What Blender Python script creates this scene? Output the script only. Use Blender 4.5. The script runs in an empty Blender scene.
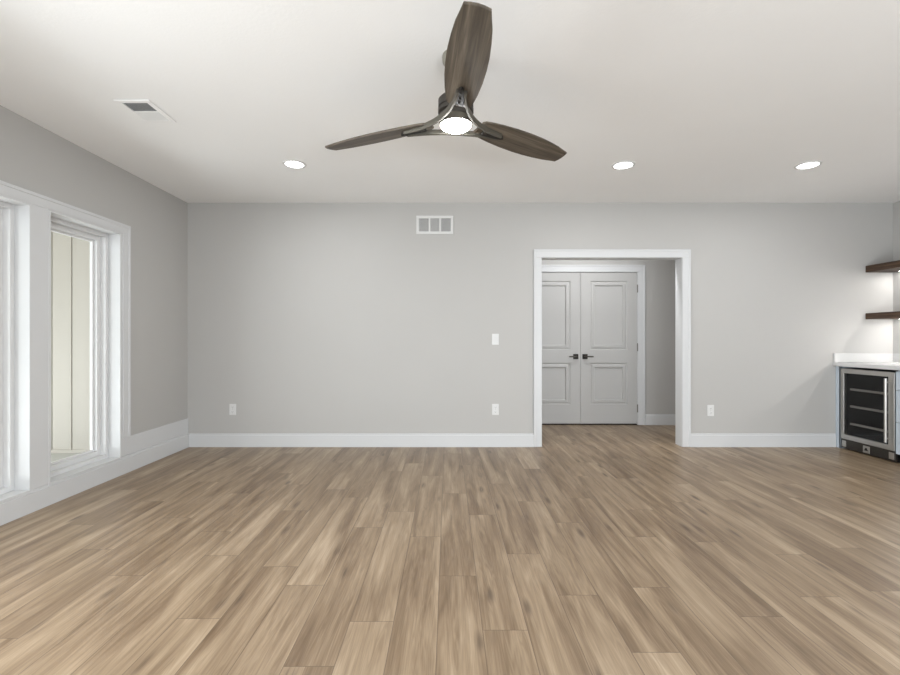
import bpy, bmesh, math, random
from mathutils import Vector, Matrix
C = bpy.context.scene
col = C.collection
PI = math.pi

# ------------------------------------------------------------------ camera
cam_d = bpy.data.cameras.new('camera'); cam = bpy.data.objects.new('camera', cam_d); col.objects.link(cam)
F = 465.0                                   # focal length in pixels of the 900 px wide frame
cam_d.sensor_width = 36.0; cam_d.lens = 36.0 * F / 900
cam.location = (0, 0, 1.165); cam.rotation_euler = (PI/2, 0, 0)
cam_d.shift_x = 2/900; cam_d.shift_y = 1.5/900
cam_d.clip_start = .05
C.camera = cam

# ------------------------------------------------------------------ world, daylight, exposure
w = bpy.data.worlds.new('world'); C.world = w; w.use_nodes = True
wn = w.node_tree; wb = wn.nodes['Background']
wb.inputs['Color'].default_value = (.86, .93, 1.0, 1); wb.inputs['Strength'].default_value = 1.25

XL_ = -2.786
def area(name, loc, rot, sx, sy, power, color=(1, 1, 1)):
    d = bpy.data.lights.new(name, 'AREA'); d.shape = 'RECTANGLE'; d.size = sx; d.size_y = sy
    d.energy = power; d.color = color
    o = bpy.data.objects.new(name, d); col.objects.link(o); o.location = loc; o.rotation_euler = rot
    return o
P = dict(ground=240, left=4, leftsky=62, porch=125, win=95, world=.6, lamp=160, fan=70, hall=350, strip=50)
# added uplight behind the camera, as if daylight through the added rear glazing
area('daylight_rear_ground', (1.5, -2.62, .5), (PI/2+math.radians(50), 0, 0), 3.6, .8, P['ground'], (.885, .945, 1.0))
# added left fill lamps, one up and one down, at the added unseen windows
area('daylight_left_ground', (XL_+.05, 1.15, .75), (PI/2+math.radians(48), 0, -PI/2), 1.9, 1.3, P['left'], (.905, .955, 1.0))
area('daylight_left_sky', (XL_+.05, 1.15, 1.3), (PI/2-math.radians(28), 0, -PI/2), 1.6, 1.5, P['leftsky'], (.93, .97, 1.0))
area('daylight_porch_side', (-6.0, .6, 1.35), (PI/2, 0, -PI/2+math.radians(24)), 4.0, 2.4, P['porch'], (.94, .98, 1.0))
area('daylight_porch_ground', (-4.5, 2.6, .10), (PI/2+math.radians(42), 0, -PI/2+math.radians(10)), 3.4, 1.2, P['win'], (.93, .97, 1.0))
wb.inputs['Strength'].default_value = P['world']
C.view_settings.view_transform = 'Standard'; C.view_settings.look = 'None'
C.view_settings.gamma = 1.0; C.view_settings.use_curve_mapping = False
C.view_settings.exposure = 0.14
LAMP = P['lamp']                                  # radiance of the recessed lamps
STRIP = P['strip']

# ------------------------------------------------------------------ materials
def mat(name): 
    m = bpy.data.materials.new(name); m.use_nodes = True
    return m, m.node_tree, m.node_tree.nodes['Principled BSDF']
def N(nt, t, **kw):
    n = nt.nodes.new(t)
    for k, v in kw.items():
        if k in n.inputs.keys() if isinstance(k, str) else False: n.inputs[k].default_value = v
        else: setattr(n, k, v)
    return n
def L(nt, a, b): nt.links.new(a, b)
def val(nt, op, a, b=None, c=None):
    n = nt.nodes.new('ShaderNodeMath'); n.operation = op
    for i, x in enumerate((a, b, c)):
        if x is None: continue
        if hasattr(x, 'links'): nt.links.new(x, n.inputs[i])
        else: n.inputs[i].default_value = x
    return n.outputs[0]
def mixc(nt, fac, a, b, mode='MIX'):
    n = nt.nodes.new('ShaderNodeMix'); n.data_type = 'RGBA'; n.blend_type = mode
    for s, x in ((n.inputs[0], fac), (n.inputs[6], a), (n.inputs[7], b)):
        if hasattr(x, 'links'): nt.links.new(x, s)
        else: s.default_value = x
    return n.outputs[2]
def ramp(nt, fac, stops):
    n = nt.nodes.new('ShaderNodeValToRGB'); e = n.color_ramp.elements
    while len(e) < len(stops): e.new(.5)
    for i, (p, c) in enumerate(stops): e[i].position = p; e[i].color = (*c, 1)
    nt.links.new(fac, n.inputs[0]); return n.outputs[0]
def noise(nt, vec, scale, detail=3, rough=.55, dist=0):
    n = nt.nodes.new('ShaderNodeTexNoise'); n.inputs['Scale'].default_value = scale
    n.inputs['Detail'].default_value = detail; n.inputs['Roughness'].default_value = rough
    n.inputs['Distortion'].default_value = dist
    if vec is not None: nt.links.new(vec, n.inputs['Vector'])
    return n.outputs['Fac']
def bump(nt, b, h, strength, dist=.01):
    n = nt.nodes.new('ShaderNodeBump'); n.inputs['Strength'].default_value = strength
    n.inputs['Distance'].default_value = dist
    nt.links.new(h, n.inputs['Height']); nt.links.new(n.outputs[0], b.inputs['Normal'])
def objcoord(nt): return nt.nodes.new('ShaderNodeTexCoord').outputs['Object']
def mapped(nt, vec, scale):
    n = nt.nodes.new('ShaderNodeMapping'); n.inputs['Scale'].default_value = scale
    nt.links.new(vec, n.inputs['Vector']); return n.outputs[0]

def paint(name, c, rough=.5, bs=120, bst=.05, spec=.35):
    m, nt, b = mat(name); v = objcoord(nt)
    n1 = noise(nt, v, 2.2, 2)
    L(nt, mixc(nt, n1, (*[x*.985 for x in c], 1), (*[min(1, x*1.015) for x in c], 1)), b.inputs['Base Color'])
    b.inputs['Roughness'].default_value = rough; b.inputs['Specular IOR Level'].default_value = spec
    bump(nt, b, noise(nt, v, bs, 2), bst, .004)
    return m
def metal(name, c, rough=.3, metallic=1.0):
    m, nt, b = mat(name); v = mapped(nt, objcoord(nt), (4, 4, 90))
    n1 = noise(nt, v, 6, 3)
    L(nt, mixc(nt, n1, (*[x*.9 for x in c], 1), (*[min(1, x*1.1) for x in c], 1)), b.inputs['Base Color'])
    b.inputs['Metallic'].default_value = metallic
    L(nt, val(nt, 'MULTIPLY_ADD', n1, .12, rough-.06), b.inputs['Roughness'])
    return m
def emit(name, c, s):
    m, nt, b = mat(name)
    b.inputs['Base Color'].default_value = (.9, .9, .9, 1)
    m.cycles.emission_sampling = 'NONE' if name != 'fan_lamp_diffuser' else 'AUTO'
    b.inputs['Emission Color'].default_value = (*c, 1); b.inputs['Emission Strength'].default_value = s
    return m

M = {}
M['wall'] = paint('wall_paint_warm_grey', (.478, .468, .452), .6, 160, .06)
M['ceil'] = paint('ceiling_paint_white', (.90, .90, .895), .8, 55, .2, .2)
M['trim'] = paint('trim_paint_white', (.635, .64, .645), .38, 40, .02)
M['door'] = paint('door_paint_pale_grey', (.475, .468, .456), .42, 40, .02)
M['vinyl'] = paint('window_vinyl_white', (.70, .70, .70), .4, 30, .0)
M['plastic'] = paint('white_plastic', (.70, .70, .69), .35, 30, .0)
M['quartz'] = paint('white_quartz', (.64, .635, .63), .24, 60, .0, .5)
M['bluecab'] = paint('cabinet_paint_blue_grey', (.50, .56, .62), .4, 50, .02)
M['siding'] = paint('siding_paint_beige', (.44, .412, .368), .75, 90, .25)
M['concrete'] = paint('porch_concrete', (.55, .55, .53), .85, 40, .3)
M['soffit'] = paint('porch_soffit_tan', (.42, .36, .24), .7, 40, .1)
M['black'] = paint('black_plastic', (.012, .012, .013), .45, 50, .0)
M['inner'] = paint('cooler_liner_black', (.018, .017, .017), .4, 50, .0)
M['dark'] = paint('dark_recess', (.085, .085, .085), .7, 50, .0)
M['rack'] = paint('rack_front_grey', (.62, .61, .60), .4, 50, .0)
M['steel'] = metal('brushed_steel', (.50, .485, .46), .36)
M['nickel'] = metal('brushed_nickel', (.40, .38, .33), .40)
M['brace'] = metal('antique_nickel', (.165, .153, .128), .6)
M['gunmetal'] = metal('dark_gunmetal', (.09, .083, .075), .5)
M['hinge'] = metal('hinge_grey', (.22, .21, .19), .4)
M['bronze'] = paint('dark_bronze', (.022, .019, .016), .6, 50, 0, .25)
M['lamp'] = emit('lamp_diffuser', (.97, .985, 1), 8)
M['fanlamp'] = emit('fan_lamp_diffuser', (.97, .985, 1), P['fan'])
M['hall_lamp'] = emit('hall_lamp_diffuser', (.98, .985, 1), 8)
M['strip'] = emit('led_strip', (1, .985, .96), 8)

def glass_mat(name, tint, refl=.06):
    m = bpy.data.materials.new(name); m.use_nodes = True; nt = m.node_tree; nt.nodes.clear()
    o = N(nt, 'ShaderNodeOutputMaterial'); mx = N(nt, 'ShaderNodeMixShader')
    t = N(nt, 'ShaderNodeBsdfTransparent'); g = N(nt, 'ShaderNodeBsdfGlossy'); fr = N(nt, 'ShaderNodeFresnel')
    t.inputs[0].default_value = (*tint, 1); g.inputs['Roughness'].default_value = .02
    fr.inputs['IOR'].default_value = 1.45
    ge = N(nt, 'ShaderNodeNewGeometry')                       # the far face of the pane adds no inner mirror
    L(nt, val(nt, 'MULTIPLY', fr.outputs[0], val(nt, 'SUBTRACT', 1.0, ge.outputs['Backfacing'])), mx.inputs[0]); L(nt, t.outputs[0], mx.inputs[1]); L(nt, g.outputs[0], mx.inputs[2])
    L(nt, mx.outputs[0], o.inputs[0]); return m
M['glass'] = glass_mat('window_glass', (.97, .98, .975))
M['tint'] = glass_mat('tinted_glass', (.70, .69, .68))

def floor_material():
    m, nt, b = mat('oak_plank_floor')
    at = N(nt, 'ShaderNodeAttribute'); at.attribute_name = 'plank'
    r = at.outputs['Fac']
    at2 = N(nt, 'ShaderNodeAttribute'); at2.attribute_name = 'plank_b'
    r2 = at2.outputs['Fac']
    uv = N(nt, 'ShaderNodeUVMap'); uv.uv_map = 'UVMap'
    sp = N(nt, 'ShaderNodeSeparateXYZ'); L(nt, uv.outputs[0], sp.inputs[0])
    u, v = sp.outputs[0], sp.outputs[1]
    def vec(su, sv, k):
        c = N(nt, 'ShaderNodeCombineXYZ')
        L(nt, val(nt, 'MULTIPLY', u, su), c.inputs[0]); L(nt, val(nt, 'MULTIPLY', v, sv), c.inputs[1])
        L(nt, val(nt, 'MULTIPLY', r, k), c.inputs[2]); return c.outputs[0]
    broad = noise(nt, vec(13, 1.15, 71), 1.0, 3, .55, .6)
    grain = noise(nt, vec(46, 1.6, 133), 1.0, 5, .62, 1.2)
    fine = noise(nt, vec(260, 7, 57), 1.0, 3, .6, .3)
    rings = noise(nt, vec(16, .55, 211), 1.0, 2, .5, 2.0)
    wv = val(nt, 'SINE', val(nt, 'MULTIPLY', rings, 62))
    t = val(nt, 'ADD', val(nt, 'MULTIPLY', val(nt, 'SUBTRACT', broad, .5), 1.2), .5)
    t = val(nt, 'ADD', t, val(nt, 'MULTIPLY', val(nt, 'SUBTRACT', grain, .5), .50))
    t = val(nt, 'ADD', t, val(nt, 'MULTIPLY', wv, .045))
    t = val(nt, 'ADD', t, val(nt, 'MULTIPLY', val(nt, 'SUBTRACT', r2, .5), .12))
    c = ramp(nt, t, [(.10, (.106, .063, .032)), (.38, (.208, .143, .086)), (.60, (.302, .220, .140)), (.90, (.455, .350, .243))])
    c = mixc(nt, val(nt, 'MULTIPLY', val(nt, 'SUBTRACT', fine, .5), .62), c, (.12, .08, .052, 1))
    # small dark knots and mineral streaks
    vo = N(nt, 'ShaderNodeTexVoronoi'); L(nt, vec(9, 2.3, 19), vo.inputs['Vector']); vo.inputs['Scale'].default_value = 1.0
    sep = N(nt, 'ShaderNodeSeparateColor'); L(nt, vo.outputs['Color'], sep.inputs[0])
    kn = val(nt, 'MULTIPLY', val(nt, 'LESS_THAN', sep.outputs[0], .6), N_map(nt, vo.outputs['Distance'], .25, .03))
    kn = val(nt, 'MULTIPLY', kn, N_map(nt, grain, .38, .55))
    c = mixc(nt, val(nt, 'MULTIPLY', kn, .8), c, (.075, .047, .03, 1))
    # seams
    W_, L_ = .1792, 1.208
    du = val(nt, 'MINIMUM', u, val(nt, 'SUBTRACT', W_, u)); dv = val(nt, 'MINIMUM', v, val(nt, 'SUBTRACT', L_, v))
    seam = val(nt, 'LESS_THAN', val(nt, 'MINIMUM', du, dv), .0017)
    c = mixc(nt, val(nt, 'MULTIPLY', seam, .58), c, (.07, .045, .03, 1))
    L(nt, c, b.inputs['Base Color'])
    L(nt, val(nt, 'MULTIPLY_ADD', grain, .15, .30), b.inputs['Roughness'])
    b.inputs['Specular IOR Level'].default_value = .5
    hh = val(nt, 'SUBTRACT', val(nt, 'MULTIPLY', fine, .3), seam)
    bump(nt, b, hh, .15, .002)
    return m
def N_map(nt, x, a, bb):
    n = N(nt, 'ShaderNodeMapRange'); n.interpolation_type = 'SMOOTHSTEP'
    n.inputs['From Min'].default_value = a; n.inputs['From Max'].default_value = bb
    if a > bb:
        n.inputs['From Min'].default_value = bb; n.inputs['From Max'].default_value = a
        n.inputs['To Min'].default_value = 1; n.inputs['To Max'].default_value = 0
    L(nt, x, n.inputs['Value']); return n.outputs[0]
M['floor'] = floor_material()

def wood(name, dark, mid, light, axis, rough=.45, sc=1.0):
    m, nt, b = mat(name)
    s = [22*sc]*3; s[axis] = 1.3*sc
    v = mapped(nt, objcoord(nt), s)
    g = noise(nt, v, 1.0, 5, .6, .8)
    s2 = [120*sc]*3; s2[axis] = 5*sc
    f = noise(nt, mapped(nt, objcoord(nt), s2), 1.0, 3)
    t = val(nt, 'ADD', g, val(nt, 'MULTIPLY', val(nt, 'SUBTRACT', f, .5), .35))
    L(nt, ramp(nt, t, [(.28, dark), (.5, mid), (.72, light)]), b.inputs['Base Color'])
    b.inputs['Roughness'].default_value = rough
    bump(nt, b, f, .12, .002)
    return m
M['shelfwood'] = wood('walnut_shelf_wood', (.020, .011, .006), (.056, .029, .014), (.12, .066, .034), 1, .65)
M['bladewood'] = wood('weathered_blade_wood', (.030, .021, .014), (.105, .084, .061), (.24, .20, .155), 0, .5, .8)

# ------------------------------------------------------------------ mesh helpers
class MB:
    def __init__(s): s.bm = bmesh.new()
    def box(s, x0, x1, y0, y1, z0, z1, bev=0.0, seg=2):
        t = bmesh.new(); bmesh.ops.create_cube(t, size=1)
        for v in t.verts:
            v.co = Vector(((x0+x1)/2 + v.co.x*(x1-x0), (y0+y1)/2 + v.co.y*(y1-y0), (z0+z1)/2 + v.co.z*(z1-z0)))
        if bev: bmesh.ops.bevel(t, geom=t.edges[:], offset=bev, segments=seg, profile=.5, affect='EDGES')
        s.merge(t); return s
    def merge(s, t, mx=None):
        if mx: bmesh.ops.transform(t, matrix=mx, verts=t.verts)
        me = bpy.data.meshes.new('tmp'); t.to_mesh(me); t.free(); s.bm.from_mesh(me); bpy.data.meshes.remove(me)
    def lathe(s, prof, c=(0, 0, 0), n=40, axis='Z'):
        t = bmesh.new(); rings = []
        for r, z in prof:
            if r < 1e-6: rings.append([t.verts.new((0, 0, z))])
            else: rings.append([t.verts.new((r*math.cos(2*PI*k/n), r*math.sin(2*PI*k/n), z)) for k in range(n)])
        for a, b in zip(rings, rings[1:]):
            for k in range(n):
                k2 = (k+1) % n
                if len(a) == 1 and len(b) == 1: continue
                if len(a) == 1: t.faces.new((a[0], b[k2], b[k]))
                elif len(b) == 1: t.faces.new((a[k], a[k2], b[0]))
                else: t.faces.new((a[k], a[k2], b[k2], b[k]))
        bmesh.ops.recalc_face_normals(t, faces=t.faces)
        R = {'Z': Matrix(), 'X': Matrix.Rotation(PI/2, 4, 'Y'), 'Y': Matrix.Rotation(-PI/2, 4, 'X')}[axis]
        s.merge(t, Matrix.Translation(c) @ R); return s
    def sweep(s, pts, prof, up=Vector((0, 0, 1))):
        """profile (list of (side, up)) swept along pts"""
        t = bmesh.new(); rings = []
        for i, p in enumerate(pts):
            p = Vector(p); d = (Vector(pts[min(i+1, len(pts)-1)]) - Vector(pts[max(i-1, 0)])).normalized()
            sd = d.cross(up).normalized(); u2 = sd.cross(d)
            rings.append([t.verts.new(p + sd*a + u2*b) for a, b in prof])
        n = len(prof)
        for a, b in zip(rings, rings[1:]):
            for k in range(n): t.faces.new((a[k], a[(k+1) % n], b[(k+1) % n], b[k]))
        t.faces.new(rings[0]); t.faces.new(rings[-1][::-1])
        bmesh.ops.recalc_face_normals(t, faces=t.faces); s.merge(t); return s
    def prism(s, poly, z0, z1, mx=None, bev=0):
        t = bmesh.new(); a = [t.verts.new((x, y, z0)) for x, y in poly]; b = [t.verts.new((x, y, z1)) for x, y in poly]
        t.faces.new(a[::-1]); t.faces.new(b); n = len(poly)
        for k in range(n): t.faces.new((a[k], a[(k+1) % n], b[(k+1) % n], b[k]))
        bmesh.ops.recalc_face_normals(t, faces=t.faces)
        if bev:
            ed = [e for e in t.edges if abs(e.verts[0].co.z-e.verts[1].co.z) < 1e-6]
            bmesh.ops.bevel(t, geom=ed, offset=bev, segments=2, affect='EDGES')
        s.merge(t, mx); return s
    def build(s, name, m, parent=None, smooth=None, loc=None):
        me = bpy.data.meshes.new(name)
        if loc: bmesh.ops.translate(s.bm, verts=s.bm.verts, vec=-Vector(loc))
        s.bm.to_mesh(me); s.bm.free(); me.materials.append(m)
        o = bpy.data.objects.new(name, me); col.objects.link(o)
        if loc: o.location = loc
        if parent: o.parent = parent
        if smooth:
            for p in me.polygons: p.use_smooth = True
            me.set_sharp_from_angle(angle=math.radians(smooth))
        return o
def tag(o, label=None, cat=None, group=None, kind=None):
    if label: o['label'] = label
    if cat: o['category'] = cat
    if group: o['group'] = group
    if kind: o['kind'] = kind
    return o
def struct(o, label, cat): return tag(o, label, cat, kind='structure')
def empty(name, loc=(0, 0, 0), rz=0):
    o = bpy.data.objects.new(name, None); col.objects.link(o); o.location = loc; o.rotation_euler = (0, 0, rz)
    o.empty_display_size = .1; return o

# ------------------------------------------------------------------ key dimensions
D = 4.973; H = 2.62; XL = -2.786; XR = 4.76; YB = -2.8
WT = .13; HY = 6.24                        # partition thickness, hall back wall
FLZ = .012                                 # finished floor level
OX0, OX1, OZ = 1.003, 2.499, 2.031         # cased opening
HX0, HX1 = .25, 3.6

# ------------------------------------------------------------------ floor
def build_floor():
    rng = random.Random(11); W_, L_ = .1792, 1.208; X0 = -.042
    known = {0: 2.286, -1: 2.74, -2: 1.917, -3: 2.874, -4: 2.2, 1: 1.86, 2: 2.52, 4: 1.728, 5: 2.18, 6: 2.736, 7: 1.95, 9: 2.10}
    bm = bmesh.new(); uvl = bm.loops.layers.uv.new('UVMap')
    fa = bm.faces.layers.float.new('plank'); fb = bm.faces.layers.float.new('plank_b')
    xmin, xmax, ymin, ymax = XL-.1, XR+.1, YB-.1, HY+.12
    c = math.floor((xmin-X0)/W_)
    prev = 0
    while X0 + c*W_ < xmax:
        a = X0 + c*W_; j = known.get(c)
        if j is not None: j *= .99
        else:
            j = prev + rng.uniform(.3, .9)
        prev = j
        y = j - L_*math.ceil((j-ymin)/L_)
        while y < ymax:
            xa, xb, ya, yb = max(a, xmin), min(a+W_, xmax), max(y, ymin), min(y+L_, ymax)
            if xb-xa > 1e-4 and yb-ya > 1e-4:
                f = bm.faces.new([bm.verts.new(p) for p in ((xa, ya, FLZ), (xb, ya, FLZ), (xb, yb, FLZ), (xa, yb, FLZ))])
                f[fa] = rng.random(); f[fb] = rng.random()
                for l in f.loops: l[uvl].uv = (l.vert.co.x-a, l.vert.co.y-y)
            y += L_
        c += 1
    # slab underneath
    me = bpy.data.meshes.new('floor'); 
    r = bmesh.ops.create_cube(bm, size=1)
    for v in r['verts']:
        v.co = Vector(((xmin+xmax)/2+v.co.x*(xmax-xmin), (ymin+ymax)/2+v.co.y*(ymax-ymin), -.040+v.co.z*.1))
    bm.to_mesh(me); bm.free(); me.materials.append(M['floor'])
    o = bpy.data.objects.new('floor', me); col.objects.link(o)
    struct(o, 'light brown oak plank floor running towards the back wall', 'floor')
build_floor()

# ------------------------------------------------------------------ walls and ceiling
m = MB(); m.box(XL-.2, XR+.2, YB-.15, D, H, H+.12); m.box(HX0-.1, HX1+.1, D, HY+.15, H, H+.12)
struct(m.build('ceiling', M['ceil']), 'white finely textured ceiling', 'ceiling')

m = MB()
m.box(XL-.2, OX0-.018, D, D+WT, 0, H); m.box(OX1+.018, XR+.2, D, D+WT, 0, H); m.box(OX0-.018, OX1+.018, D, D+WT, OZ+.018, H)
struct(m.build('wall_back', M['wall']), 'warm grey back wall with the white cased doorway', 'wall')

WY = [(2.36, 3.075), (3.24, 3.925)]; WN = [(.35, 1.065), (1.23, 1.945)]; WZ0, WZ1 = .165, 2.05; LT = .19; JB = .018  # second list: made-up windows out of view, added for the left fill
m = MB()
ys = [YB] + [v for a, b in WN+WY for v in (a-JB, b+JB)] + [D+WT]
for i in range(0, len(ys), 2): m.box(XL-LT, XL, ys[i], ys[i+1], 0, H)
for a, b in WN+WY:
    m.box(XL-LT, XL, a-JB, b+JB, 0, WZ0-JB); m.box(XL-LT, XL, a-JB, b+JB, WZ1+JB, H)
struct(m.build('wall_left', M['wall']), 'warm grey left wall with two tall windows', 'wall')

m = MB(); m.box(XR, XR+.15, YB, D, 0, H)
struct(m.build('wall_right', M['wall']), 'warm grey right wall behind the floating shelves', 'wall')
# rear wall (behind the camera) with a wide glazed opening added to let light in
m = MB(); m.box(XL-.2, -1.45, YB-.15, YB, 0, H); m.box(3.25, XR+.2, YB-.15, YB, 0, H); m.box(-1.45, 3.25, YB-.15, YB, 2.2, H)
struct(m.build('wall_rear', M['wall']), 'warm grey rear wall around the wide glazed opening', 'wall')
# hall
m = MB()
m.box(HX0-.1, 1.0, HY, HY+.12, 0, H); m.box(2.552, HX1+.1, HY, HY+.12, 0, H); m.box(1.0, 2.552, HY, HY+.12, 2.068, H)
m.box(1.0, 2.552, HY+.06, HY+.12, 0, 2.068)
struct(m.build('wall_hall', M['wall']), 'grey hall wall around the white double doors', 'wall')
m = MB(); m.box(HX0-.1, HX0, D+WT, HY, 0, H)
struct(m.build('wall_hall_left', M['wall']), 'grey left end wall of the hall', 'wall')
m = MB(); m.box(HX1, HX1+.1, D+WT, HY, 0, H)
struct(m.build('wall_hall_right', M['wall']), 'grey right end wall of the hall', 'wall')

# ------------------------------------------------------------------ baseboards and casings
def base_x(m, x0, x1, y, h=.155, t=.016):      # along X, face towards -Y
    m.box(x0, x1, y-t, y, 0.0005, h-.018, .002); m.box(x0, x1, y-t*.62, y, h-.02, h, .003)
def base_y(m, y0, y1, x, sgn, h=.16, t=.016):  # along Y
    m.box(min(x, x+sgn*t), max(x, x+sgn*t), y0, y1, 0.0005, h-.018, .002)
    m.box(min(x, x+sgn*t*.7), max(x, x+sgn*t*.7), y0, y1, h-.02, h, .003)
CW = .09
m = MB(); base_x(m, XL+.0245, OX0-CW+.003, D); base_x(m, OX1+CW-.003, 4.139, D)
struct(m.build('baseboard_back', M['trim']), 'white baseboard along the back wall', 'baseboard')
m = MB(); base_y(m, YB, D, XL, 1, .16, .024)
struct(m.build('baseboard_left', M['trim']), 'white baseboard along the left wall under the windows', 'baseboard')
m = MB(); base_y(m, YB, 3.36, XR, -1, .155)
struct(m.build('baseboard_right', M['trim']), 'white baseboard along the right wall', 'baseboard')
m = MB(); base_x(m, HX0, .92, HY); base_x(m, 2.646, HX1, HY)
struct(m.build('baseboard_hall', M['trim']), 'white baseboard on the hall wall beside the double doors', 'baseboard')
# upper curb board above the left baseboard
m = MB(); m.box(XL, XL+.009, 3.968, D, .161, .317, .002); m.box(XL, XL+.009, YB, .24, .161, .317, .002); m.box(XL, XL+.009, 2.072, 2.248, .161, .317, .002)
struct(m.build('trim_1', M['trim']), 'flat white board stacked on the baseboard beside the left window', 'trim')

# window casing
def window_casing(name, W, label):
    m = MB(); x = XL; a0 = W[0][0]-.105; b1 = W[1][1]
    m.box(x, x+.020, a0, b1+.121, WZ1+.012, 2.142, .003)                    # head
    m.box(x, x+.026, a0-.005, b1+.125, 2.122, 2.146, .004)                  # outer bead of the head
    m.box(x, x+.020, b1+.041, b1+.121, .318, WZ1+.013, .003)                # right casing
    m.box(x, x+.026, b1+.101, b1+.125, .318, 2.124, .004)
    m.box(x, x+.020, a0, a0+.08, .318, WZ1+.013, .003)                      # left casing
    m.box(x, x+.018, W[0][1]+.003, W[1][0]-.003, .161, WZ1+.013, .002)      # mullion casing
    m.box(x, x+.012, b1+.003, b1+.042, .165, WZ1+.013, .003)                # inner bead right
    struct(m.build(name, M['trim']), label, 'trim')
window_casing('trim_2', WY, 'white casing around the two left windows')
window_casing('trim_6', WN, 'white casing around the two left windows farther from the back wall')

# cased opening: jamb lining and casings
m = MB()
m.box(OX0-.018, OX0, D-.004, D+WT+.004, .0125, OZ+.018); m.box(OX1, OX1+.018, D-.004, D+WT+.004, .0125, OZ+.018)
m.box(OX0, OX1, D-.004, D+WT+.004, OZ, OZ+.018)
for yy, sg in ((D, -1), (D+WT, 1)):
    def bx(x0, x1, z0, z1, t, b=.003):
        a, c = sorted((yy, yy+sg*t)); m.box(x0, x1, a, c, z0, z1, b)
    bx(OX0-CW, OX0-.003, .0125, OZ+.003, .015); bx(OX1+.003, OX1+CW, .0125, OZ+.003, .015)
    bx(OX0-CW, OX1+CW, OZ+.003, OZ+CW, .0155)
    bx(OX0-CW, OX0-CW+.022, .0125, OZ+CW, .021, .004); bx(OX1+CW-.022, OX1+CW, .0125, OZ+CW, .021, .004)
    bx(OX0-CW, OX1+CW, OZ+CW-.022, OZ+CW, .0205, .004)
struct(m.build('trim_3', M['trim']), 'white casing of the open doorway in the back wall', 'trim')
# hall door casing
DX0, DX1, DZ = 1.012, 2.540, 2.056
m = MB()
m.box(2.543, 2.552, HY-.004, HY+.058, .0125, 2.068); m.box(1.0, 1.009, HY-.004, HY+.058, .0125, 2.068)
m.box(1.009, 2.543, HY-.004, HY+.058, 2.060, 2.068)
for a, b in ((2.547, 2.642), (.91, 1.005)):
    m.box(a, b, HY-.016, HY, .0125, 2.064, .003)
m.box(2.620, 2.642, HY-.022, HY, .0125, 2.158, .004); m.box(.91, .932, HY-.022, HY, .0125, 2.158, .004)
m.box(.91, 2.642, HY-.016, HY, 2.064, 2.158, .003); m.box(.91, 2.642, HY-.0225, HY, 2.136, 2.1585, .004)
struct(m.build('trim_4', M['trim']), 'white casing around the hall double doors', 'trim')

# ------------------------------------------------------------------ windows of the left wall
def make_window(name, y0, y1, label):
    z0, z1 = WZ0, WZ1; xi = XL+.020
    def ring(m, xa, xb, a, wd, bev=.002):          # rectangular frame inset a, width wd, between x planes
        Y0, Y1, Z0, Z1 = y0+a, y1-a, z0+a, z1-a
        m.box(xa, xb, Y0, Y0+wd, Z0, Z1, bev); m.box(xa, xb, Y1-wd, Y1, Z0, Z1, bev)
        m.box(xa, xb, Y0+wd, Y1-wd, Z0, Z0+wd, bev); m.box(xa, xb, Y0+wd, Y1-wd, Z1-wd, Z1, bev)
    m = MB(); xo = -2.970
    m.box(xo, xi, y0-JB, y0, z0-JB, z1+JB, .001); m.box(xo, xi, y1, y1+JB, z0-JB, z1+JB, .001)
    m.box(xo, xi, y0, y1, z1, z1+JB, .001); m.box(xo, xi, y0, y1, z0-JB, z0, .001)
    root = m.build(name, M['trim']); struct(root, label, 'window')
    m = MB(); ring(m, -2.964, -2.868, .0, .030); m.build('window_frame', M['vinyl'], root)
    m = MB(); ring(m, -2.963, -2.912, .030, .036); ring(m, -2.962, -2.938, .066, .016)
    sash = m.build('sash', M['vinyl'], root)
    m = MB(); m.box(-2.957, -2.950, y0+.080, y1-.080, z0+.080, z1-.080); m.build('glass_pane', M['glass'], sash)
make_window('window_1', *WY[1], 'right one of the two tall white windows, beige siding seen through it')
make_window('window_2', *WY[0], 'left one of the two tall white windows, cut by the photo edge')
make_window('window_4', *WN[0], 'tall white window of the left wall farthest from the back wall')
make_window('window_5', *WN[1], 'tall white window of the left wall, third from the back wall')
# rear glazing, unseen and added as a light source
m = MB(); 
for x in (-1.45, -.31, .83, 1.97, 3.17): m.box(x, x+.08, YB-.10, YB-.03, 0, 2.2, .003)
m.box(-1.45, 3.25, YB-.10, YB-.03, 2.12, 2.2, .003); m.box(-1.45, 3.25, YB-.10, YB-.03, 0.0005, .08, .003)
r = m.build('window_3', M['vinyl']); struct(r, 'wide white framed glazing of the rear wall', 'window')
for x in (-1.37, -.23, .91, 2.05):
    m = MB(); m.box(x-.01, x+1.07, YB-.07, YB-.062, .07, 2.13); m.build('glass_pane', M['glass'], r)

# ------------------------------------------------------------------ outside the left windows
SY = 4.75
m = MB()
x = -3.64+.203*3
edges = []
xx = -2.985
g = [-3.64-.203*k for k in range(-3, 18)]
pts = [xx] + [v for v in g if v < xx-.02] + [-7.2]
for a, b in zip(pts, pts[1:]): m.box(b+.005, a-.005, SY, SY+.03, .03, 2.75, .003)
m.box(-7.2, xx, SY+.012, SY+.12, .0, 2.75)
m.box(-7.2, xx, SY-.012, SY+.01, .0, .035, .003)
struct(m.build('wall_outside', M['siding']), 'beige grooved siding wall outside the right window', 'wall')
m = MB(); m.box(-9, XL-LT-.005, -4, SY, -.1, 0.0)
struct(m.build('floor_porch', M['concrete']), 'pale concrete porch slab outside the windows', 'floor')
m = MB(); m.box(-5.4, XL-LT-.005, -4, SY, 2.72, 2.84)
struct(m.build('ceiling_porch', M['soffit']), 'tan porch soffit above the windows', 'ceiling')

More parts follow.
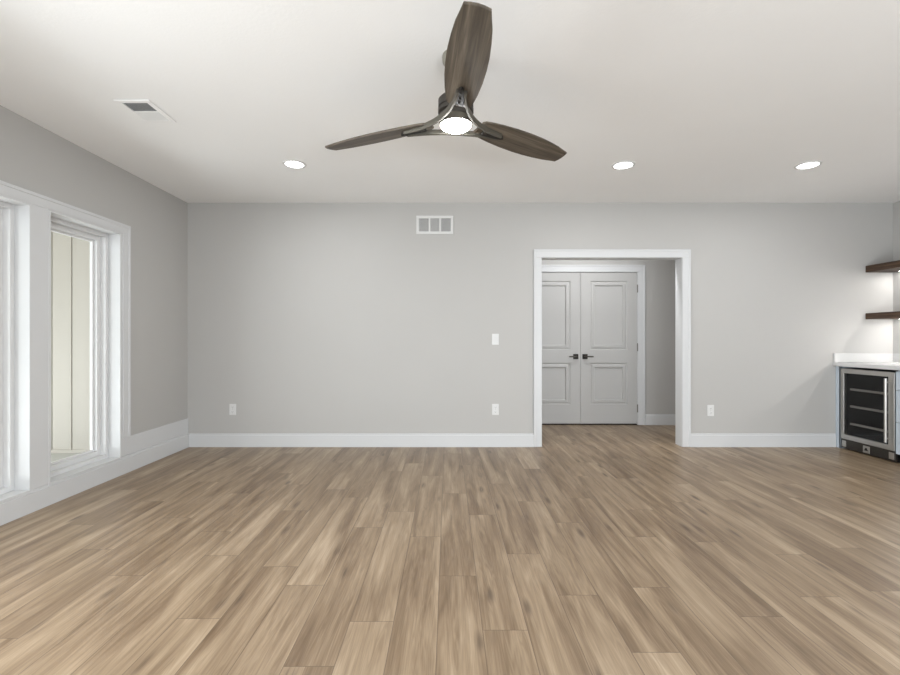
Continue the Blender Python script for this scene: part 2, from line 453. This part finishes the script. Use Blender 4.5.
# ------------------------------------------------------------------ hall double doors
def door_leaf(name, x0, x1, hinge_right, label):
    yf, yb = HY+.002, HY+.040; z0, z1 = .030, DZ
    a, b = x0+.131, x1-.131
    pan = [(.286, .844), (1.021, 1.943)]
    bm = bmesh.new()
    def q(*p): bm.faces.new([bm.verts.new(v) for v in p])
    xs = [x0, a, b, x1]; zs = [z0, pan[0][0], pan[0][1], pan[1][0], pan[1][1], z1]
    for i in range(3):
        for j in range(5):
            if i == 1 and j in (1, 3): continue
            q((xs[i], yf, zs[j]), (xs[i+1], yf, zs[j]), (xs[i+1], yf, zs[j+1]), (xs[i], yf, zs[j+1]))
    lv = [(0, 0), (.004, .010), (.014, .012), (.030, .004), (.058, .003), (.066, .020), (.078, .020)]
    for p0, p1 in pan:
        prev = None
        for off, dy in lv:
            ring = [(a+off, yf+dy, p0+off), (b-off, yf+dy, p0+off), (b-off, yf+dy, p1-off), (a+off, yf+dy, p1-off)]
            if prev:
                for k in range(4): q(prev[k], prev[(k+1) % 4], ring[(k+1) % 4], ring[k])
            prev = ring
        q(*prev)
    q((x0, yb, z0), (x0, yb, z1), (x1, yb, z1), (x1, yb, z0))
    q((x0, yf, z0), (x0, yf, z1), (x0, yb, z1), (x0, yb, z0)); q((x1, yf, z0), (x1, yb, z0), (x1, yb, z1), (x1, yf, z1))
    q((x0, yf, z1), (x1, yf, z1), (x1, yb, z1), (x0, yb, z1)); q((x0, yf, z0), (x0, yb, z0), (x1, yb, z0), (x1, yf, z0))
    bmesh.ops.remove_doubles(bm, verts=bm.verts, dist=1e-5); bmesh.ops.recalc_face_normals(bm, faces=bm.faces)
    m = MB(); m.bm.free(); m.bm = bm
    d = m.build(name, M['door']); struct(d, label, 'door')
    s = 1 if hinge_right else -1
    hx = (x0+.060) if hinge_right else (x1-.060)
    hz = .930
    m = MB(); m.box(hx-.034, hx+.034, yf-.012, yf-.0002, hz-.034, hz+.034, .003)
    h = m.build('door_handle', M['bronze'], d); h['label'] = 'dark bronze square rose with lever'
    m = MB(); m.lathe([(0, 0), (.010, 0), (.010, .046), (0, .046)], (hx, yf-.054, hz), 16, 'Y')
    xa, xb = sorted((hx-.010*s, hx+.100*s)); m.box(xa, xb, yf-.062, yf-.048, hz-.009, hz+.009, .004)
    m.build('lever', M['gunmetal'], h)
    ex = x1 if hinge_right else x0
    for z in (1.838, 1.052, .232):
        m = MB(); m.lathe([(0, -.05), (.008, -.05), (.008, .05), (0, .05)], (ex+.002*s, yf-.007, z), 14)
        m.lathe([(0, .05), (.005, .05), (.006, .056), (0, .06)], (ex+.002*s, yf-.007, z), 14)
        m.build('hinge', M['hinge'], d, 40)
door_leaf('door_1', DX0, 1.774, False, 'left leaf of the white two panel hall double doors')
door_leaf('door_2', 1.778, DX1, True, 'right leaf of the white two panel hall double doors, hinges showing')
# dark strip standing in for the black shaded gap under the doors
m = MB(); m.box(DX0, DX1, HY+.004, HY+.058, FLZ+.0005, .022)
struct(m.build('trim_5', M['bronze']), 'dark threshold under the hall double doors', 'trim')

# ------------------------------------------------------------------ ceiling fan
FX, FY = .040, 2.387
def make_fan():
    root = empty('ceiling_fan', (FX, FY, H))
    tag(root, 'three blade ceiling fan with weathered wood blades and a glowing round light', 'fan')
    def z(v): return v - H
    zb = 2.285
    m = MB(); m.lathe([(0, z(H)), (.068, z(H)), (.070, z(2.610)), (.068, z(2.585)), (.052, z(2.566)), (.022, z(2.560)), (0, z(2.560))])
    m.build('canopy', M['nickel'], root, 40)
    m = MB(); m.lathe([(0, z(2.565)), (.0125, z(2.565)), (.0125, z(2.40)), (0, z(2.40))], n=20); m.build('downrod', M['nickel'], root, 40)
    m = MB(); m.lathe([(0, z(2.425)), (.03, z(2.425)), (.034, z(2.412)), (.078, z(2.402)), (.090, z(2.390)), (.090, z(2.352)), (.086, z(2.349)), (.086, z(2.345)),
                       (.091, z(2.342)), (.091, z(2.325)), (.080, z(2.318)), (.080, z(2.300)), (0, z(2.300))])
    m.build('motor_housing', M['gunmetal'], root, 35)
    m = MB(); m.lathe([(.070, z(2.322)), (.072, z(2.318)), (.086, z(2.272)), (.086, z(2.260)), (.080, z(2.260)), (.078, z(2.270)), (.060, z(2.30)), (.060, z(2.322))])
    m.build('light_shroud', M['brace'], root, 35)
    m = MB(); prof = [(.0785, z(2.266))] + [(.0785*math.cos(t*PI/16), z(2.262) - .028*math.sin(t*PI/16)) for t in (0, 2, 4, 6, 8)]
    prof[-1] = (0, z(2.234)); m.lathe(prof, n=24)
    m.build('light_lens', M['fanlamp'], root, 60)
    angs = [math.radians(a) for a in (-85.8, 36.6, 154.0)]
    # concave three pointed brace
    for k in range(3):
        a0, a1 = angs[k], angs[k] + math.radians(120)
        a1 = angs[(k+1) % 3] if k < 2 else angs[0] + 2*PI
        am = (a0+a1)/2
        d0 = a0 + .060; d1 = a1 - .060
        P0 = Vector((.30*math.cos(d0), .30*math.sin(d0))); P2 = Vector((.30*math.cos(d1), .30*math.sin(d1))); Cc = Vector((.038*math.cos(am), .038*math.sin(am)))
        pts = []
        for i in range(25):
            t = i/24; p = P0*(1-t)**2 + Cc*2*t*(1-t) + P2*t*t
            dz = 0.010*(2*abs(t-.5))**2
            pts.append((p.x, p.y, z(2.268)+dz))
        m = MB(); m.sweep(pts, [(-.006, -.010), (.004, -.011), (.006, -.008), (.006, .016), (-.006, .016)])
        m.build('brace_arm', M['brace'], root, 40)
    # blades
    prof = [(.150, .046), (.165, .058), (.20, .066), (.28, .077), (.38, .085), (.48, .0875), (.56, .0855), (.64, .079), (.72, .069), (.77, .058), (.816, .049)]
    for a in angs:
        T = Matrix.Rotation(a, 4, 'Z') @ Matrix.Translation((0, 0, z(zb)+.006)) @ Matrix.Rotation(math.radians(-12.0), 4, 'X')
        up = [(r, h) for r, h in prof]; lo = [(r, -h*1.0) for r, h in prof]
        tip = [(.823, .024), (.825, 0.0), (.823, -.024)]
        poly = lo + tip[::-1] + up[::-1]
        m = MB(); m.prism(poly, -.006, .006, None, .002)
        o = m.build('blade', M['bladewood'], root)
        o.matrix_local = T
        m = MB(); m.prism([(.185, -.024), (.26, -.020), (.315, -.012), (.33, 0), (.315, .012), (.26, .020), (.185, .024)], -.021, -.0065, None, .002)
        for rr in (.21, .25, .295): m.lathe([(0, -.024), (.005, -.0235), (.005, -.018), (0, -.018)], (rr, 0, 0), 12)
        b = m.build('blade_bracket', M['bronze'], o); b['label'] = 'dark bronze blade bracket'
    return root
make_fan()

# ------------------------------------------------------------------ recessed downlights
def lamp_light(name, parent, loc, sx, sy, radiance, color, shape='RECTANGLE'):
    d = bpy.data.lights.new(name, 'AREA'); d.shape = shape; d.size = sx; d.size_y = sy; d.color = color
    d.energy = radiance*PI*sx*sy*(PI/4 if shape == 'DISK' else 1)
    o = bpy.data.objects.new(name, d); col.objects.link(o); o.location = loc; o.parent = parent
def make_downlight(x, y, label, lamp='lamp', name='recessed_light'):
    root = empty(name, (x, y, H)); tag(root, label, 'light', 'recessed ceiling lights')
    m = MB(); m.lathe([(.073, -.002), (.075, -.007), (.080, -.009), (.092, -.006), (.095, -.0005), (.073, -.0005)]); m.build('trim_ring', M['plastic'], root, 40)
    m = MB(); m.lathe([(0, -.0055), (.05, -.0052), (.0735, -.0035), (.0735, -.001), (0, -.001)]); m.build('lens', M[lamp], root, 40)
    lamp_light('lamp_light', root, (0, 0, -.011), .14, .14, P['hall'] if lamp == 'hall_lamp' else LAMP, (.97, .985, 1), 'DISK')
    return root
def copy_tree(o, parent=None):
    c = o.copy(); col.objects.link(c)
    if parent: c.parent = parent
    for ch in list(o.children): copy_tree(ch, c)
    return c
dl = make_downlight(-1.276, 3.866, 'round recessed ceiling light left of the fan, towards the left wall')
for x, y, lab in ((1.466, 3.888, 'round recessed ceiling light in front of the open doorway'),
                  (3.010, 3.888, 'round recessed ceiling light nearest to the floating shelves'),
                  (-1.276, .9, 'round recessed ceiling light over the left front of the room'),  # from here on: unseen lamps added to brighten the room
                  (1.466, .9, 'round recessed ceiling light over the middle front of the room'),
                  (3.010, .9, 'round recessed ceiling light over the right front of the room'),
                  (-1.276, -1.5, 'round recessed ceiling light at the rear left of the room'),
                  (1.466, -1.5, 'round recessed ceiling light at the rear middle of the room'),
                  (3.010, -1.5, 'round recessed ceiling light at the rear right of the room')):
    c = copy_tree(dl); c.location = (x, y, H); c['label'] = lab
make_downlight(1.75, 5.25, 'round recessed ceiling light of the hall behind the doorway', 'hall_lamp')  # unseen lamp added to light the hall and its doors

# ------------------------------------------------------------------ ceiling register
def make_register():
    x0, x1, y0, y1 = -2.032, -1.816, 2.822, 3.112; zc = H
    root = empty('ceiling_vent', ((x0+x1)/2, (y0+y1)/2, H)); cx, cy = root.location.x, root.location.y
    tag(root, 'small white slatted air vent in the ceiling near the left wall', 'vent')
    x0 -= cx; x1 -= cx; y0 -= cy; y1 -= cy
    m = MB(); f = .032
    m.box(x0, x1, y0, y0+f, -.008, -.0005, .003); m.box(x0, x1, y1-f, y1, -.008, -.0005, .003)
    m.box(x0, x0+f, y0+f, y1-f, -.008, -.0005, .003); m.box(x1-f, x1, y0+f, y1-f, -.008, -.0005, .003)
    m.box(x0+f, x1-f, -.004, .004, -.007, -.0005, .001)
    m.build('vent_frame', M['ceil'], root)
    m = MB(); m.box(x0+f, x1-f, y0+f, y1-f, -.0015, -.0003); m.build('duct_backing', M['dark'], root)
    def slats(ya, yb, tilt, n):
        m = MB()
        for k in range(n):
            yc = ya + (k+.5)*(yb-ya)/n; t = bmesh.new(); bmesh.ops.create_cube(t, size=1)
            mx = Matrix.Translation((0, yc, -.0058)) @ Matrix.Rotation(tilt, 4, 'X') @ Matrix.Diagonal((x1-x0-2*f, .0105, .0012, 1))
            m.merge(t, mx)
        m.build('louvre', M['plastic'], root)
    slats(y0+f, -.004, math.radians(28), 9)
    slats(.004, y1-f, math.radians(-28), 9)
make_register()

# ------------------------------------------------------------------ return grille on the back wall
def make_grille():
    cx, cz = -.141, 2.384; w_, h_ = .396, .196
    root = empty('wall_vent', (cx, D, cz)); tag(root, 'white rectangular return air grille high on the back wall', 'vent')
    m = MB(); a, b = w_/2, h_/2; f = .028
    m.box(-a, a, -.012, -.0005, b-f, b, .003); m.box(-a, a, -.012, -.0005, -b, -b+f, .003)
    m.box(-a, -a+f, -.012, -.0005, -b+f, b-f, .003); m.box(a-f, a, -.012, -.0005, -b+f, b-f, .003)
    iw = (w_-2*f)/3
    for k in (1, 2): m.box(-a+f+k*iw-.009, -a+f+k*iw+.009, -.011, -.0005, -b+f, b-f, .002)
    m.build('vent_frame', M['plastic'], root)
    m = MB(); m.box(-a+f, a-f, -.002, -.0005, -b+f, b-f); m.build('duct_backing', M['dark'], root)
    for k in range(3):
        xa = -a+f+k*iw+(.009 if k else 0); xb = -a+f+(k+1)*iw-(.009 if k < 2 else 0)
        m = MB(); n = 11
        for i in range(n):
            xc = xa+(i+.5)*(xb-xa)/n; m.box(xc-.0022, xc+.0022, -.009, -.003, -b+f, b-f)
        m.build('louvre', M['plastic'], root)
make_grille()

# ------------------------------------------------------------------ outlets and switch
def plate(name, x, z, label, cat, kind, group=None):
    root = empty(name, (x, D, z)); tag(root, label, cat, group)
    m = MB(); m.box(-.036, .036, -.006, -.0005, -.059, .059, .003); m.build('cover_plate', M['plastic'], root)
    if kind == 'outlet':
        for zz in (.0245, -.0245):
            m = MB(); m.prism([(.0165*math.cos(t*PI/10), max(-.0135, min(.0135, .0185*math.sin(t*PI/10)))) for t in range(20)], 0, .0022, Matrix.Translation((0, -.006, zz)) @ Matrix.Rotation(PI/2, 4, 'X'))
            s = m.build('socket', M['plastic'], root)
            m = MB(); m.box(-.0075, -.0055, -.0086, -.0081, zz-.002, zz+.006); m.box(.0055, .0075, -.0086, -.0081, zz-.002, zz+.006)
            m.lathe([(0, 0), (.0025, 0), (.0025, .0005), (0, .0005)], (0, -.0086, zz-.008), 10, 'Y'); m.build('slot', M['dark'], s)
        m = MB(); m.lathe([(0, 0), (.003, 0), (.003, .001), (0, .001)], (0, -.007, 0), 12, 'Y'); m.build('screw', M['steel'], root)
    else:
        m = MB(); m.box(-.0165, .0165, -.0075, -.006, -.033, .033, .0006); fr = m.build('rocker_frame', M['plastic'], root)
        m = MB(); t = bmesh.new(); bmesh.ops.create_cube(t, size=1)
        m.merge(t, Matrix.Translation((0, -.0082, 0)) @ Matrix.Rotation(math.radians(5), 4, 'X') @ Matrix.Diagonal((.030, .004, .062, 1)))
        m.build('rocker', M['plastic'], fr)
def bx_(px): return (px-448)/93.5
def bz_(py): return 1.165+(339-py)/93.5
plate('wall_outlet', bx_(232.9), bz_(409.4), 'white wall outlet left on the back wall, nearest the window corner', 'outlet', 'outlet', 'outlets on the back wall')
plate('wall_outlet', bx_(495.4), bz_(409.4), 'white wall outlet straight below the light switch', 'outlet', 'outlet', 'outlets on the back wall')
plate('wall_outlet', bx_(710.4), bz_(410.5), 'white wall outlet right of the open doorway', 'outlet', 'outlet', 'outlets on the back wall')
plate('light_switch', bx_(495.4), bz_(339.3), 'white rocker light switch on the back wall left of the doorway', 'switch', 'switch')

# ------------------------------------------------------------------ bar corner: cooler, cabinet, counter, shelves
FXc = 4.143; YC1, YC0 = 4.903, 4.305; RUN = 3.40
# filler panel between back wall and cooler
m = MB(); m.box(FXc, FXc+.02, YC1+.003, D-.002, .0125, .877, .002); m.box(FXc+.0, FXc+.018, YC1+.003, YC1+.022, .0125, .877, .001)
m.box(FXc+.02, XR-.002, YC1+.003, YC1+.018, .0125, .877, .001)
o = m.build('filler_panel', M['bluecab'], loc=(FXc, YC1+.03, 0)); tag(o, 'narrow blue grey cabinet filler between the back wall and the wine cooler', 'panel')

def make_cooler():
    y0, y1 = YC0+.004, YC1; z0, z1 = .0, .858; xf = FXc
    root = empty('wine_cooler', (xf+.3, (y0+y1)/2, 0)); ox, oy = root.location.x, root.location.y
    tag(root, 'undercounter wine cooler with stainless framed glass door', 'wine cooler')
    def bb(m, xa, xb, ya, yb, za, zb, bev=0): m.box(xa-ox, xb-ox, ya-oy, yb-oy, za, zb, bev)
    xb_ = XR-.03; t = .035
    m = MB()
    bb(m, xf+.03, xb_, y0, y0+t, .10, z1, .002); bb(m, xf+.03, xb_, y1-t, y1, .10, z1, .002)
    bb(m, xf+.03, xb_, y0+t, y1-t, z1-t, z1); bb(m, xf+.03, xb_, y0+t, y1-t, .10, .155); bb(m, xb_-t, xb_, y0+t, y1-t, .155, z1-t)
    bb(m, xf+.06, xb_, y0+.01, y1-.01, .0125, .10)
    m.build('body', M['inner'], root)
    # door frame
    fz0, fz1 = .122, .855; s = .040
    m = MB()
    bb(m, xf-.006, xf+.028, y1-s, y1-.002, fz0, fz1, .003); bb(m, xf-.006, xf+.028, y0+.002, y0+.062, fz0, fz1, .003)
    bb(m, xf-.006, xf+.028, y0+.06, y1-s+.002, fz1-.046, fz1, .003); bb(m, xf-.006, xf+.028, y0+.06, y1-s+.002, fz0, fz0+.050, .003)
    d = m.build('door', M['steel'], root); d['label'] = 'stainless steel door frame'
    m = MB(); bb(m, xf+.006, xf+.012, y0+.058, y1-s+.003, fz0+.045, fz1-.042); m.build('glass_pane', M['tint'], d)
    m = MB(); yh = y0+.050
    m.lathe([(0, .195), (.0115, .195), (.0115, .797), (0, .797)], (xf-.042-ox, yh-oy, 0), 20)
    for z in (.232, .760): m.lathe([(0, 0), (.008, 0), (.008, .036), (0, .036)], (xf-.042-ox, yh-oy, z), 14, 'X')
    m.build('handle', M['steel'], d, 40)
    # shelves
    for z in (.640, .462, .280):
        m = MB(); bb(m, xf+.050, xf+.072, y0+.05, y1-.05, z-.010, z+.012, .003)
        sh = m.build('rack', M['rack'], root)
        m = MB()
        for k in range(9):
            y = y0+.07+k*(y1-y0-.14)/8; bb(m, xf+.072, xb_-.05, y-.0025, y+.0025, z-.004, z+.001)
        m.build('wire', M['gunmetal'], sh)
    # toe grille with badges
    m = MB(); bb(m, xf+.004, xf+.03, y0, y1, .026, .118, .002)
    for k in range(5): bb(m, xf+.0015, xf+.006, y0+.06, y1-.06, .034+k*.014, .040+k*.014)
    g = m.build('toe_grille', M['gunmetal'], root); g['label'] = 'dark toe grille'
    for ya, yb in ((y1-.060, y1-.012), (y0+.012, y0+.062)):
        m = MB(); bb(m, xf-.001, xf+.005, ya, yb, .040, .104, .002); m.build('corner_plate', M['steel'], g)
    m = MB(); ym = (y0+y1)/2+.0; bb(m, xf-.002, xf+.005, ym-.036, ym+.036, .034, .104, .002); bd = m.build('badge', M['steel'], g)
    m = MB(); m.lathe([(0, 0), (.015, 0), (.015, .0015), (0, .0015)], (xf-.0035-ox, ym-oy, .072), 6, 'X'); bb(m, xf-.0035, xf-.002, ym-.022, ym+.022, .058, .066); m.build('emblem', M['black'], bd)
make_cooler()

def make_cabinet():
    y0, y1 = RUN, YC0-.003
    root = empty('drawer_cabinet', (FXc+.3, (y0+y1)/2, 0)); ox, oy = root.location.x, root.location.y
    tag(root, 'pale blue grey base cabinet with drawers beside the wine cooler', 'cabinet')
    m = MB(); m.box(FXc+.021-ox, XR-.002-ox, y0-oy, y1-oy, .10, .877, .001); m.build('carcass', M['bluecab'], root)
    m = MB(); m.box(FXc+.08-ox, XR-.002-ox, y0+.01-oy, y1-.002-oy, .0125, .10); k = m.build('toe_kick', M['black'], root); k['label'] = 'black toe kick'
    for za, zb in ((.103, .393), (.398, .688), (.693, .866)):
        m = MB(); m.box(FXc-ox, FXc+.020-ox, y0+.003-oy, y1-.003-oy, za, zb, .002)
        m.box(FXc-.003-ox, FXc+.001-ox, y0+.003-oy, y0+.055-oy, za, zb, .001); m.box(FXc-.003-ox, FXc+.001-ox, y1-.055-oy, y1-.003-oy, za, zb, .001)
        m.box(FXc-.003-ox, FXc+.001-ox, y0+.055-oy, y1-.055-oy, zb-.04, zb, .001); m.box(FXc-.003-ox, FXc+.001-ox, y0+.055-oy, y1-.055-oy, za, za+.04, .001)
        m.build('drawer', M['bluecab'], root)
make_cabinet()

m = MB(); m.box(4.113, XR-.001, RUN-.025, D-.001, .878, .918, .004)
ct = m.build('countertop', M['quartz'], loc=(4.43, 4.2, .878)); tag(ct, 'white quartz countertop over the wine cooler', 'countertop')
m = MB(); m.box(4.118, XR-.001, D-.021, D-.001, .9185, 1.012, .002); b1 = m.build('backsplash', M['quartz'], ct); b1.location = (-4.43, -4.2, -.878)
m = MB(); m.box(XR-.021, XR-.001, RUN-.025, D-.0215, .9185, 1.012, .002); b2 = m.build('backsplash', M['quartz'], ct); b2.location = (-4.43, -4.2, -.878)

def make_shelf(z0, z1, label):
    root = empty('floating_shelf', (4.61, 4.2, z0)); tag(root, label, 'shelf', 'floating shelves over the bar counter')
    m = MB(); m.box(4.463-4.61, XR-.001-4.61, RUN-.02-4.2, D-.001-4.2, 0, z1-z0, .003); m.build('board', M['shelfwood'], root)
    m = MB(); m.box(4.715-4.61, 4.745-4.61, RUN+.02-4.2, D-.11-4.2, -.004, -.0005); s = m.build('led_strip', M['strip'], root)
    s['label'] = 'glowing light strip under the shelf'
    ya, yb = RUN+.02-4.2, D-.11-4.2
    lamp_light('lamp_light', root, (4.730-4.61, (ya+yb)/2, -.006), .03, yb-ya, STRIP, (1, .985, .96))
make_shelf(1.876, 1.946, 'upper dark wood floating shelf in the right corner')
make_shelf(1.376, 1.440, 'lower dark wood floating shelf in the right corner')
